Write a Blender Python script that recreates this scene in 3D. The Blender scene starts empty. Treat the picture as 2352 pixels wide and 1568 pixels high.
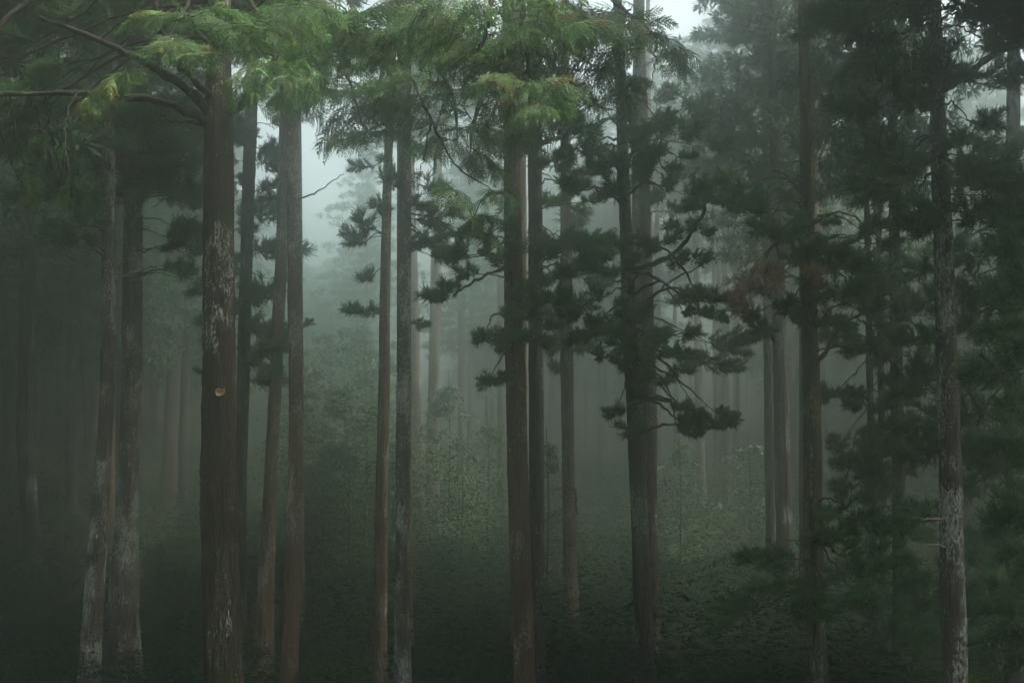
import bpy, math, random
import numpy as np
from mathutils import Matrix, Vector

R = math.radians
sc = bpy.context.scene
col = sc.collection

# ------------------------------------------------------------------ camera, sky, sun, exposure
HFOV, PITCH, EYE = R(50.0), R(3.5), 5.2
F = 1176.0 / math.tan(HFOV / 2)
cd = bpy.data.cameras.new('camera'); cam = bpy.data.objects.new('camera', cd); col.objects.link(cam)
cd.sensor_width = 36.0; cd.lens = 18.0 / math.tan(HFOV / 2); cd.clip_end = 2000.0; cd.clip_start = 0.05
cam.location = (0, 0, EYE); cam.rotation_euler = (R(90) + PITCH, 0, 0)
sc.camera = cam

SUN_EL, SUN_AZ = R(66.0), R(88.0)          # azimuth from +Y, negative = to the left
w = bpy.data.worlds.new('World'); sc.world = w; w.use_nodes = True
nt = w.node_tree; bg = nt.nodes['Background']
sky = nt.nodes.new('ShaderNodeTexSky'); sky.sky_type = 'NISHITA'; sky.sun_disc = False
sky.sun_elevation = SUN_EL; sky.sun_rotation = SUN_AZ
sky.dust_density = 7.0; sky.air_density = 1.0; sky.ozone_density = 0.5
hs = nt.nodes.new('ShaderNodeHueSaturation'); hs.inputs['Saturation'].default_value = 0.5
nt.links.new(sky.outputs[0], hs.inputs['Color']); wb = nt.nodes.new('ShaderNodeMix'); wb.data_type = 'RGBA'; wb.blend_type = 'MULTIPLY'; wb.inputs['Factor'].default_value = 1.0
nt.links.new(hs.outputs[0], wb.inputs[6]); wb.inputs[7].default_value = (1.0, .985, .94, 1)     # camera white balance of an overcast sky
nt.links.new(wb.outputs[2], bg.inputs['Color'])
bg.inputs['Strength'].default_value = 0.085

sd = bpy.data.lights.new('sun', 'SUN'); sun = bpy.data.objects.new('sun', sd); col.objects.link(sun)
sd.energy = 1.5; sd.angle = R(10); sd.color = (1.0, 0.92, 0.78)
sdir = Vector((math.sin(SUN_AZ) * math.cos(SUN_EL), math.cos(SUN_AZ) * math.cos(SUN_EL), math.sin(SUN_EL)))
sun.rotation_euler = sdir.to_track_quat('Z', 'Y').to_euler()
sun.location = sdir * 150

sc.view_settings.view_transform = 'Standard'; sc.view_settings.look = 'None'
sc.view_settings.exposure = 2.92; sc.view_settings.gamma = 1.0
sc.render.engine = 'CYCLES'
cy = sc.cycles
cy.max_bounces = 8; cy.diffuse_bounces = 2; cy.glossy_bounces = 1; cy.transmission_bounces = 3
cy.volume_bounces = 4; cy.transparent_max_bounces = 4
cy.use_denoising = True; cy.denoising_prefilter = 'ACCURATE'; cy.use_adaptive_sampling = True; cy.adaptive_threshold = 0.01
HAZE_DENSITY, HAZE_G = 0.0245, 0.945

# ------------------------------------------------------------------ helpers
RNG = np.random.default_rng(7)

def pix(x, y, D):
    """point of the photograph (2352 x 1568) at depth D metres along +Y"""
    dx, dy = (x - 1176.0) / F, (784.0 - y) / F
    c, s = math.cos(PITCH), math.sin(PITCH)
    v = np.array([dx, c - s * dy, s + c * dy])
    return np.array([0, 0, EYE]) + v * (D / v[1])

def smooth(a, b, x):
    t = np.clip((x - a) / (b - a), 0, 1); return t * t * (3 - 2 * t)

def ground_z(x, y):
    x = np.asarray(x, float); y = np.asarray(y, float)
    z = 3.5 * (1 - smooth(1.5, 11.0, y))
    z = z + 0.35 * np.sin(x * .13 + 1.0) * np.sin(y * .11 + .4) + 0.12 * np.sin(x * .5 + y * .31)
    z = z + 9. * smooth(56, 140, y) + 15. * smooth(11, 44, np.abs(x)) * smooth(-20, 22, y)  # side slopes and far hill raised to shut out low sky light
    return z

def tag(o, label=None, cat=None, group=None, kind=None):
    if label: o['label'] = label
    if cat: o['category'] = cat
    if group: o['group'] = group
    if kind: o['kind'] = kind
    return o

def raw_mesh(name, V, polys, mats, tint=None, mat_index=None, smooth_shade=False):
    """polys: (n,k) int array"""
    me = bpy.data.meshes.new(name)
    V = np.ascontiguousarray(V, dtype=np.float32); P = np.ascontiguousarray(polys, dtype=np.int32)
    n, k = P.shape
    me.vertices.add(len(V)); me.vertices.foreach_set('co', V.ravel())
    me.loops.add(n * k); me.loops.foreach_set('vertex_index', P.ravel())
    me.polygons.add(n); me.polygons.foreach_set('loop_start', np.arange(0, n * k, k, dtype=np.int32))
    me.polygons.foreach_set('loop_total', np.full(n, k, dtype=np.int32))
    if mat_index is not None: me.polygons.foreach_set('material_index', np.ascontiguousarray(mat_index, dtype=np.int32))
    if smooth_shade: me.polygons.foreach_set('use_smooth', np.ones(n, dtype=bool))
    for m in mats: me.materials.append(m)
    if tint is not None:
        a = me.attributes.new('tint', 'FLOAT', 'POINT'); a.data.foreach_set('value', np.ascontiguousarray(tint, dtype=np.float32))
    me.update(calc_edges=True)
    return me

def obj(name, me, parent=None):
    o = bpy.data.objects.new(name, me); col.objects.link(o)
    if parent is not None: o.parent = parent
    return o

def empty(name, loc):
    o = bpy.data.objects.new(name, None); col.objects.link(o); o.location = loc
    o.empty_display_size = .3
    return o

def norm(v):
    v = np.asarray(v, float); return v / (np.linalg.norm(v, axis=-1, keepdims=True) + 1e-9)

def frames(d, up=np.array([0., 0., 1.])):
    """rows of right-handed frames with x along d, z as near to up as can be"""
    d = norm(d); y = np.cross(np.broadcast_to(up, d.shape), d)
    bad = np.linalg.norm(y, axis=-1) < 1e-3
    y = np.where(bad[..., None], np.array([0., 1., 0.]), y); y = norm(y)
    z = np.cross(d, y)
    return np.stack([d, y, z], axis=-1)       # columns x,y,z

def sweep(path, rad, seg=8, cap=True):
    """tube along path; quads"""
    path = np.asarray(path, float); n = len(path); rad = np.broadcast_to(rad, (n,))
    d = norm(np.gradient(path, axis=0))
    up = np.array([0., 0., 1.]) if abs(np.mean(d[:, 2])) < .8 else np.array([0., 1., 0.])
    f = frames(d, up)
    th = np.linspace(0, 2 * np.pi, seg, endpoint=False)
    ring = np.cos(th)[None, :, None] * f[:, None, :, 1] + np.sin(th)[None, :, None] * f[:, None, :, 2]
    V = path[:, None, :] + ring * rad[:, None, None]
    i, j = np.meshgrid(np.arange(n - 1), np.arange(seg), indexing='ij')
    a = i * seg + j; b = i * seg + (j + 1) % seg
    Q = np.stack([a, b, b + seg, a + seg], -1).reshape(-1, 4)
    return V.reshape(-1, 3), Q

def spline(pts, n):
    """Catmull-Rom through pts (rows of any width)"""
    P = np.asarray(pts, float)
    if len(P) == 2: t = np.linspace(0, 1, n)[:, None]; return P[0] * (1 - t) + P[1] * t
    P = np.vstack([2 * P[0] - P[1], P, 2 * P[-1] - P[-2]])
    u = np.linspace(0, len(P) - 3 - 1e-6, n); k = u.astype(int); t = (u - k)[:, None]
    p0, p1, p2, p3 = P[k], P[k + 1], P[k + 2], P[k + 3]
    return .5 * (2 * p1 + (p2 - p0) * t + (2 * p0 - 5 * p1 + 4 * p2 - p3) * t ** 2 + (3 * p1 - p0 - 3 * p2 + p3) * t ** 3)

# ------------------------------------------------------------------ materials
def new_mat(name):
    m = bpy.data.materials.new(name); m.use_nodes = True
    n = m.node_tree.nodes; l = m.node_tree.links
    p = n['Principled BSDF']; return m, n, l, p

def ramp(n, stops, interp='LINEAR'):
    r = n.new('ShaderNodeValToRGB'); e = r.color_ramp.elements; r.color_ramp.interpolation = interp
    while len(e) < len(stops): e.new(.5)
    for q, (p, c) in zip(e, stops): q.position = p; q.color = (*c, 1) if len(c) == 3 else c
    return r

def tex(n, l, kind, scale, vec, detail=4, rough=.6, **kw):
    t = n.new(kind); t.inputs['Scale'].default_value = scale
    if 'Detail' in t.inputs: t.inputs['Detail'].default_value = detail
    if 'Roughness' in t.inputs: t.inputs['Roughness'].default_value = rough
    l.new(vec, t.inputs['Vector']); return t

def mapped(n, l, scale, src='Object', rnd=True):
    tc = n.new('ShaderNodeTexCoord'); mp = n.new('ShaderNodeMapping'); mp.inputs['Scale'].default_value = scale
    l.new(tc.outputs[src], mp.inputs['Vector'])
    if rnd:
        oi = n.new('ShaderNodeObjectInfo'); mu = n.new('ShaderNodeMath'); mu.operation = 'MULTIPLY'; mu.inputs[1].default_value = 57.0
        l.new(oi.outputs['Random'], mu.inputs[0]); l.new(mu.outputs[0], mp.inputs['Location'])
    return mp.outputs[0]

def mixc(n, l, fac, a, b):
    m = n.new('ShaderNodeMix'); m.data_type = 'RGBA'
    for s, v in ((m.inputs['Factor'], fac), (m.inputs['A'], a), (m.inputs['B'], b)):
        if isinstance(v, bpy.types.NodeSocket): l.new(v, s)
        elif isinstance(v, (tuple, list)): s.default_value = (*v, 1)
        else: s.default_value = v
    return [o for o in m.outputs if o.type == 'RGBA'][0]

def math_(n, l, op, a, b=None):
    m = n.new('ShaderNodeMath'); m.operation = op
    for s, v in zip(m.inputs, (a, b)):
        if v is None: continue
        if isinstance(v, bpy.types.NodeSocket): l.new(v, s)
        else: s.default_value = v
    return m.outputs[0]

def bark(name, dark, mid, red, lichen_lo, lichen_col=(.42, .42, .36), moss=.0):
    """fibrous bark, reddish where strips came off, pale lichen flecks and crusts, some moss"""
    m, n, l, p = new_mat(name)
    v = mapped(n, l, (1, 1, .14)); vl = mapped(n, l, (1, 1, .5)); vb = mapped(n, l, (1, 1, .6))
    fib = tex(n, l, 'ShaderNodeTexNoise', 34, v, 6, .65)
    fine = tex(n, l, 'ShaderNodeTexNoise', 90, v, 3, .6)
    big = tex(n, l, 'ShaderNodeTexNoise', 2.2, vb, 3, .6)
    base = ramp(n, [(.3, dark), (.52, mid), (.75, red)]); l.new(fib.outputs['Fac'], base.inputs['Fac'])
    c = base.outputs[0]
    # flecks
    vo = tex(n, l, 'ShaderNodeTexNoise', 38, vl, 5, .68)
    crust = tex(n, l, 'ShaderNodeTexNoise', 9, vl, 5, .7)
    area = ramp(n, [(.34, (.02,) * 3), (.68, (.26,) * 3)]); l.new(big.outputs['Fac'], area.inputs['Fac'])
    s = math_(n, l, 'ADD', vo.outputs['Fac'], area.outputs[0])
    s = math_(n, l, 'ADD', s, math_(n, l, 'MULTIPLY', math_(n, l, 'SUBTRACT', crust.outputs['Fac'], .5), .5))
    fl = ramp(n, [(lichen_lo, (0,) * 3), (lichen_lo + .08, (1,) * 3)]); l.new(s, fl.inputs['Fac'])
    lc = ramp(n, [(.35, tuple(.5 * q for q in lichen_col)), (.6, lichen_col)]); l.new(fine.outputs['Fac'], lc.inputs['Fac'])
    c = mixc(n, l, fl.outputs[0], c, lc.outputs[0])
    if moss:
        mo = ramp(n, [(.62 - moss * .2, (0,) * 3), (.78 - moss * .2, (.8,) * 3)])
        mz = tex(n, l, 'ShaderNodeTexNoise', 3.1, vl, 5, .7); l.new(mz.outputs['Fac'], mo.inputs['Fac'])
        c = mixc(n, l, mo.outputs[0], c, (.035, .06, .022))
    l.new(c, p.inputs['Base Color'])
    p.inputs['Roughness'].default_value = .9; p.inputs['Specular IOR Level'].default_value = .15
    b = n.new('ShaderNodeBump'); b.inputs['Strength'].default_value = 1.; b.inputs['Distance'].default_value = .05
    h = math_(n, l, 'ADD', fib.outputs['Fac'], math_(n, l, 'MULTIPLY', fl.outputs[0], .12))
    l.new(h, b.inputs['Height']); l.new(b.outputs[0], p.inputs['Normal'])
    return m

def leaf(name, stops, trans=.4, rough=.55, spec=.2):
    m, n, l, p = new_mat(name)
    at = n.new('ShaderNodeAttribute'); at.attribute_name = 'tint'
    oi = n.new('ShaderNodeObjectInfo')
    t = math_(n, l, 'ADD', at.outputs['Fac'], math_(n, l, 'MULTIPLY', math_(n, l, 'SUBTRACT', oi.outputs['Random'], .5), .16))
    r = ramp(n, stops); l.new(t, r.inputs['Fac'])
    l.new(r.outputs[0], p.inputs['Base Color'])
    p.inputs['Roughness'].default_value = rough; p.inputs['Specular IOR Level'].default_value = spec
    tr = n.new('ShaderNodeBsdfTranslucent'); l.new(r.outputs[0], tr.inputs['Color'])
    mx = n.new('ShaderNodeMixShader'); mx.inputs[0].default_value = trans
    l.new(p.outputs[0], mx.inputs[1]); l.new(tr.outputs[0], mx.inputs[2])
    l.new(mx.outputs[0], n['Material Output'].inputs['Surface'])
    return m

M_BARK = {
    'main':  bark('bark_main', (.008, .006, .005), (.034, .025, .019), (.085, .05, .033), .755, (.44, .43, .37), .25),
    'pale':  bark('bark_pale', (.018, .014, .012), (.06, .045, .036), (.10, .065, .045), .665, (.40, .41, .36), .0),
    'brown': bark('bark_brown', (.026, .017, .012), (.095, .06, .042), (.18, .11, .075), .70, (.38, .35, .29), .1),
    'red':   bark('bark_red', (.018, .011, .008), (.07, .043, .032), (.15, .078, .052), .735, (.38, .37, .32), .1),
    'dark':  bark('bark_dark', (.010, .009, .008), (.04, .031, .026), (.08, .05, .035), .725, (.35, .38, .35), .25),
    'mossy': bark('bark_mossy', (.016, .013, .008), (.06, .045, .025), (.16, .09, .035), .72, (.33, .28, .14), .5),
}
M_LIMB = bark('bark_limb', (.008, .007, .006), (.022, .018, .015), (.04, .028, .02), .86, (.25, .25, .22), .3)
M_TWIG, n_, l_, p_ = new_mat('twig'); p_.inputs['Base Color'].default_value = (.045, .028, .018, 1); p_.inputs['Roughness'].default_value = .85
M_DEADTWIG, n_, l_, p_ = new_mat('dead_twig'); p_.inputs['Base Color'].default_value = (.22, .17, .12, 1); p_.inputs['Roughness'].default_value = .85
# tint: 0 inner .. .6 fresh tip .. 1 brown and dry; on cypress also paints shade to light
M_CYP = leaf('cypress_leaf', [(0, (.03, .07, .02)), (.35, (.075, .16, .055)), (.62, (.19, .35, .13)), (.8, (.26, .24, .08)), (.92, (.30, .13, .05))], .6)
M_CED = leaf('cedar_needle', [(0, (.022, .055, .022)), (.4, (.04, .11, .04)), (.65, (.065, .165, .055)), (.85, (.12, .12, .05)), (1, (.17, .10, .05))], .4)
M_FAR = leaf('far_needle', [(0, (.022, .05, .026)), (.5, (.04, .095, .045)), (1, (.07, .10, .05))], .35)
M_DEAD = leaf('dead_needle', [(0, (.16, .10, .06)), (.5, (.25, .17, .11)), (1, (.32, .23, .15))], .3)
M_BROAD = leaf('broad_leaf', [(0, (.022, .045, .02)), (.5, (.045, .085, .035)), (1, (.08, .12, .05))], .4)

# ------------------------------------------------------------------ leaf prototypes: triangle soups
class Soup:
    def __init__(s): s.T = []; s.t = []; s.m = []
    def add(s, T, tint, mi=0):
        T = np.asarray(T, float).reshape(-1, 3, 3); s.T.append(T)
        s.t.append(np.broadcast_to(np.asarray(tint, float), (len(T),)).copy()); s.m.append(np.full(len(T), mi))
    def arrays(s): return np.concatenate(s.T), np.concatenate(s.t), np.concatenate(s.m)
    def mesh(s, name, mats):
        T, t, m = s.arrays(); n = len(T)
        return raw_mesh(name, T.reshape(-1, 3), np.arange(n * 3).reshape(-1, 3), mats, np.repeat(t, 3), m)

def ribbons(A, B, wid, nrm):
    """thin two-triangle strips from A to B, tapering to the tip"""
    A = np.asarray(A, float).reshape(-1, 3); B = np.asarray(B, float).reshape(-1, 3)
    s = norm(np.cross(B - A, nrm)) * np.asarray(wid).reshape(-1, 1) * .5
    return np.concatenate([np.stack([A - s, A + s, B + s * .4], 1), np.stack([A - s, B + s * .4, B - s * .4], 1)])

def leaflets(A, B, wid, nrm):
    """one kite-less triangle each: widest near the base third"""
    A = np.asarray(A, float).reshape(-1, 3); B = np.asarray(B, float).reshape(-1, 3)
    s = norm(np.cross(B - A, nrm)) * np.asarray(wid).reshape(-1, 1) * .5
    C = A + (B - A) * .3
    return np.concatenate([np.stack([A, C + s, B], 1), np.stack([A, B, C - s], 1)])

def cypress_spray(rng, n=11):
    """flat fern-like fan, 1 long on +X, drooping at the tip"""
    S = Soup(); up = np.array([0, 0, 1.])
    bend = rng.uniform(.25, .65); yaw = rng.uniform(-.15, .15)
    rach = lambda t: np.stack([t * (1 - .12 * bend * t), yaw * t * t, -bend * t ** 2.2], -1)
    tt = np.linspace(0, 1, 7); P = rach(tt)
    S.add(ribbons(P[:-1], P[1:], np.linspace(.02, .008, 6), up), .55 + .25 * rng.random(), 0)
    for i in range(n):
        t = .06 + .9 * i / (n - 1) ; side = 1 if i % 2 else -1
        L = .46 * (1 - t) ** .75 * (.55 + .45 * min(1, t * 4)) * rng.uniform(.75, 1.15) + .05
        a = rng.uniform(.55, .85)
        o = rach(np.array([t]))[0]; tan = norm(rach(np.array([t + .02]))[0] - o)
        d0 = norm(np.cos(a) * tan + np.sin(a) * side * np.array([0, 1., 0]) + np.array([0, 0, rng.uniform(-.15, .1)]))
        k = max(3, int(L / .045)); u = np.linspace(0, 1, k + 1)
        Q = o + d0 * (u * L)[:, None] + np.outer(u ** 2, tan * .25 * L) + np.outer(u ** 2, [0, 0, -.30 * L])
        tipc = .02 + .35 * u[:-1] + .25 * t + rng.uniform(-.06, .06)  # fresh tips, with light painted outward and shade inward
        S.add(np.concatenate(ribbons(Q[:-1], Q[1:], .03, up).reshape(2, -1, 3, 3)), np.tile(tipc, 2))
        dq = norm(np.gradient(Q, axis=0))
        for sd in (1, -1):
            ll = .07 * (1.05 - u) ** .5 * rng.uniform(.6, 1.25, k + 1)
            ld = norm(dq * .8 + sd * .65 * np.cross(up, dq) + rng.normal(0, .12, (k + 1, 3)))
            S.add(leaflets(Q, Q + ld * ll[:, None], .05, up), np.tile(.03 + .42 * u ** 1.3 + .24 * t + rng.uniform(-.06, .06, k + 1), 2))  # leaflets carry the same painted inner shade and lit tip
    return S.arrays()

def cedar_shoot(rng, L=.24, nr=12, k=4):
    """rope of short curved needles, along +X, curling up"""
    S = Soup(); cur = rng.uniform(.15, .5)
    ax = lambda t: np.stack([t * L * (1 - .15 * cur * t), 0 * t, cur * L * t ** 2], -1)
    tt = np.linspace(0, 1, 4); P = ax(tt)
    S.add(ribbons(P[:-1], P[1:], .007, np.array([0, 1., 0])), .45)
    t = np.repeat(np.linspace(.02, 1, nr), k); n = len(t)
    ph = np.tile(np.arange(k) * 2 * np.pi / k, nr) + np.repeat(np.arange(nr) * 2.4, k)
    o = ax(t); tan = norm(ax(t + .02) - o)
    f = frames(tan, np.array([0, 1., .1]))
    out = np.cos(ph)[:, None] * f[:, :, 1] + np.sin(ph)[:, None] * f[:, :, 2]
    ln = .058 * (1.15 - .5 * t) * rng.uniform(.8, 1.2, n)
    B = o + norm(tan * .9 + out * .75) * ln[:, None]
    s = np.cross(tan, out) * .0055
    S.add(np.stack([o - s, o + s, B], 1), .3 + .45 * t + rng.uniform(-.08, .08, n))
    return S.arrays()

def place(S, proto, O, Fm, sc_, tint_off=0., ti_mul=1., mi=0):
    """copies of a proto soup at origins O, frames Fm (n,3,3), scales"""
    T, t, m = proto; n = len(O); O = np.asarray(O)
    W = np.einsum('nij,tkj->ntki', Fm * np.asarray(sc_).reshape(-1, 1, 1), T) + O[:, None, None, :]
    tt = t[None, :] * ti_mul + np.broadcast_to(np.asarray(tint_off, float), (n,))[:, None]
    S.T.append(W.reshape(-1, 3, 3)); S.t.append(tt.ravel()); S.m.append(np.full(n * len(T), mi))

def tube_soup(S, path, r0, r1, mi=1, seg=4):
    V, Q = sweep(path, np.linspace(r0, r1, len(path)), seg)
    T = np.concatenate([V[Q[:, [0, 1, 2]]], V[Q[:, [0, 2, 3]]]]); S.add(T, .5, mi)

def cypress_bough(seed, brown=0.):
    """about 1.2 m long bough with drooping fans, along +X"""
    rng = np.random.default_rng(seed); S = Soup()
    protos = [cypress_spray(rng) for _ in range(5)]
    main = lambda t: np.stack([1.15 * t, .06 * np.sin(3 * t + seed), .14 * t - .34 * t ** 2.2], -1)
    tt = np.linspace(0, 1, 9); tube_soup(S, main(tt), .012, .004)
    stems = [(main(tt), 1.)]
    for i in range(9):
        t = .12 + .8 * i / 8; sd = 1 if i % 2 else -1; L = (.62 * (1 - t) + .14) * rng.uniform(.8, 1.2)
        o = main(np.array([t]))[0]; d = norm([math.cos(.75), sd * math.sin(.75) * rng.uniform(.7, 1.1), rng.uniform(-.1, .15)])
        u = np.linspace(0, 1, 6); q = o + np.outer(u * L, d) + np.outer(u ** 2, [.05 * L, 0, -.3 * L])
        tube_soup(S, q, .006, .002); stems.append((q, L))
    for q, L in stems:
        k = max(2, int(L / .13)); O = []; D = []; SC = []; TO = []
        for j in range(k):
            u = (j + .6) / k; x = u * (len(q) - 1); a = min(int(x), len(q) - 2); o = q[a] + (q[a + 1] - q[a]) * (x - a)
            tan = norm(q[a + 1] - q[a]); sd = 1 if j % 2 else -1
            lat = np.cross([0, 0, 1.], tan)
            O.append(o); D.append(norm(tan * .8 + lat * sd * rng.uniform(.3, .9) + np.array([0, 0, rng.uniform(-.4, .25)])))
            SC.append(rng.uniform(.28, .55)); TO.append(rng.uniform(-.12, .12) - .15 * (1 - u) + (rng.uniform(.2, .5) if rng.random() < .14 + brown else 0))
        O = np.array(O); fm = frames(np.array(D), np.stack([rng.normal(.3, .5, k), rng.normal(0, .6, k), np.full(k, .75)], 1)); pick = rng.integers(0, 5, k)
        for pi in range(5):
            mk = pick == pi
            if mk.any(): place(S, protos[pi], O[mk], fm[mk], np.array(SC)[mk], np.array(TO)[mk])
    return S

def cedar_bough(seed, nstem=15, dens=1., droop=0., fine=1.):
    """about 1 m long bushy bough of needle ropes, along +X, tips curling up"""
    rng = np.random.default_rng(seed); S = Soup()
    protos = [cedar_shoot(rng, L=rng.uniform(.2, .3)) for _ in range(6)]
    main = lambda t: np.stack([.95 * t, .05 * np.sin(4 * t + seed), (.18 - droop) * t ** 2], -1)
    tt = np.linspace(0, 1, 9); tube_soup(S, main(tt), .014, .004)
    stems = [(main(tt), .5)]
    for i in range(nstem):
        t = .15 + .83 * i / (nstem - 1); L = rng.uniform(.28, .55) * (1.1 - .5 * t)
        o = main(np.array([t]))[0]; ph = rng.uniform(0, 2 * np.pi)
        d = norm([rng.uniform(.5, .9), math.cos(ph), .75 * math.sin(ph) + .1 - droop])
        u = np.linspace(0, 1, 6); q = o + np.outer(u * L, d) + np.outer(u ** 2, [0, 0, (.25 - droop) * L])
        tube_soup(S, q, .006, .002); stems.append((q, L))
    for q, L in stems:
        k = max(5, int(L / .017 * dens)); u = rng.uniform(.12, 1, k) ** .8; x = u * (len(q) - 1.001); a = x.astype(int)
        o = q[a] + (q[a + 1] - q[a]) * (x - a)[:, None]; tan = norm(q[a + 1] - q[a])
        rd = norm(rng.normal(0, 1, (k, 3)) + [0, 0, .25 - droop])
        D = norm(tan * 1.0 + rd * .95); fm = frames(D)
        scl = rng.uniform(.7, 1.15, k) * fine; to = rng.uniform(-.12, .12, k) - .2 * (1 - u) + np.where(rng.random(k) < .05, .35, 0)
        pick = rng.integers(0, 6, k)
        for pi in range(6):
            mk = pick == pi
            if mk.any(): place(S, protos[pi], o[mk], fm[mk], scl[mk], to[mk])
    # hanging dry ropes under the bough
    k = 10; x = rng.uniform(.1, .8, k); o = main(x); D = norm(np.stack([rng.normal(.2, .3, k), rng.normal(0, .3, k), -np.ones(k)], 1))
    place(S, protos[0], o, frames(D, np.array([1., 0, 0])), rng.uniform(.8, 1.4, k), .3)
    return S

def crown_mesh(seed, H=13., R0=3.6, nb=90, ns=260, leafw=.065):
    """whole crown for trees further off; base at z=0, spire at z=H; clumped strips on drooping boughs"""
    rng = np.random.default_rng(seed); S = Soup()
    for b in range(nb):
        h = (b + rng.random()) / nb; z = H * h ** 1.1; ph = b * 2.39996 + rng.normal(0, .4)
        L = R0 * (1 - h) ** .7 * rng.uniform(.6, 1.15) * min(1, .55 + 2.5 * h) + .25
        d = np.array([math.cos(ph), math.sin(ph), 0.]); dr = rng.uniform(.1, .45)
        u = np.linspace(0, 1, 6); q = np.outer(u * L, d) + np.outer(u * .25 * L - dr * L * u ** 2, [0, 0, 1]) + [0, 0, z]
        tube_soup(S, q, .03 * (1 - h) + .008, .006, seg=3)
        k = int(ns * (.35 + L / R0)); nc = max(3, int(L / .42)); cu = np.linspace(.25, 1, nc) + rng.normal(0, .04, nc)
        ci = rng.integers(0, nc, k); x = np.clip(cu[ci], 0, .999) * 5; a = x.astype(int)
        c = q[a] + (q[a + 1] - q[a]) * (x - a)[:, None]
        c = c + np.cross(d, [0, 0, 1])[None] * (rng.normal(0, .55, nc)[ci] * (L * .25))[:, None]
        g = norm(rng.normal(0, 1, (k, 3))); A = c + g * rng.uniform(.0, .22, (k, 1)) * [1, 1, .6]
        B = A + norm(g * .8 + d * .5 + np.array([0, 0, -.25])) * rng.uniform(.12, .3, (k, 1))
        S.add(leaflets(A, B, rng.uniform(.6, 1.3, k) * leafw, norm(rng.normal(0, 1, (k, 3)))), np.tile(np.clip(rng.normal(.5, .2, k), 0, 1), 2))
    return S.mesh('crown_%d' % seed, [M_FAR, M_TWIG])

def broad_mesh(seed, H=4., R0=1.7, nb=46, ns=46):
    """layered leafy sapling"""
    rng = np.random.default_rng(seed); S = Soup()
    for b in range(nb):
        h = rng.random(); z = H * (.12 + .88 * h); ph = rng.uniform(0, 6.283); L = R0 * (1.05 - h) ** .6 * rng.uniform(.4, 1.)
        d = np.array([math.cos(ph), math.sin(ph), 0.]); u = np.linspace(0, 1, 5)
        q = np.outer(u * L, d) + np.outer(u * .35 * L - .3 * L * u ** 2, [0, 0, 1]) + [0, 0, z * .85]
        tube_soup(S, q, .012, .003, seg=3)
        k = ns; x = rng.uniform(.3, .999, k) * 4; a = x.astype(int); c = q[a] + (q[a + 1] - q[a]) * (x - a)[:, None]
        lat = np.cross(d, [0, 0, 1]); A = c + np.outer(rng.normal(0, .16 * L + .05, k), lat) + rng.normal(0, .04, (k, 3))
        B = A + norm(d * .5 + rng.normal(0, .6, (k, 3)) * [1, 1, .35]) * rng.uniform(.07, .14, (k, 1))
        S.add(leaflets(A, B, .06, norm(np.array([0, 0, 1.]) + rng.normal(0, .35, (k, 3)))), np.tile(np.clip(rng.normal(.5, .22, k), 0, 1), 2))
    return S.mesh('leaves_%d' % seed, [M_BROAD, M_TWIG])

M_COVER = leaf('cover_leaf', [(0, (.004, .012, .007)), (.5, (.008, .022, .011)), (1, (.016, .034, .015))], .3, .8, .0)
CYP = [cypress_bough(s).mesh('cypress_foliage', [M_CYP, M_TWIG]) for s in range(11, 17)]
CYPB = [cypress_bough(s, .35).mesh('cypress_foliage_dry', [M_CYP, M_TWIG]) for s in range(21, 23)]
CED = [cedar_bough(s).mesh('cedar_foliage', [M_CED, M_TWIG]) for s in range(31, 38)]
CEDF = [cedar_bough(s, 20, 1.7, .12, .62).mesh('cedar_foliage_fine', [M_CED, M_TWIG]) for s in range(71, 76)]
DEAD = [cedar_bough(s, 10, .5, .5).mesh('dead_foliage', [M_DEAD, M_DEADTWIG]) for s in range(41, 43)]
CROWN = [crown_mesh(s, H, r) for s, H, r in ((51, 13, 3.6), (52, 14, 3.2), (53, 12, 4.0), (54, 15, 3.4))]
BROAD = [broad_mesh(s) for s in (61, 62, 63)]
POOL = {'cyp': CYP, 'dry': CYPB, 'ced': CED, 'dead': DEAD, 'fin': CEDF}

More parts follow.
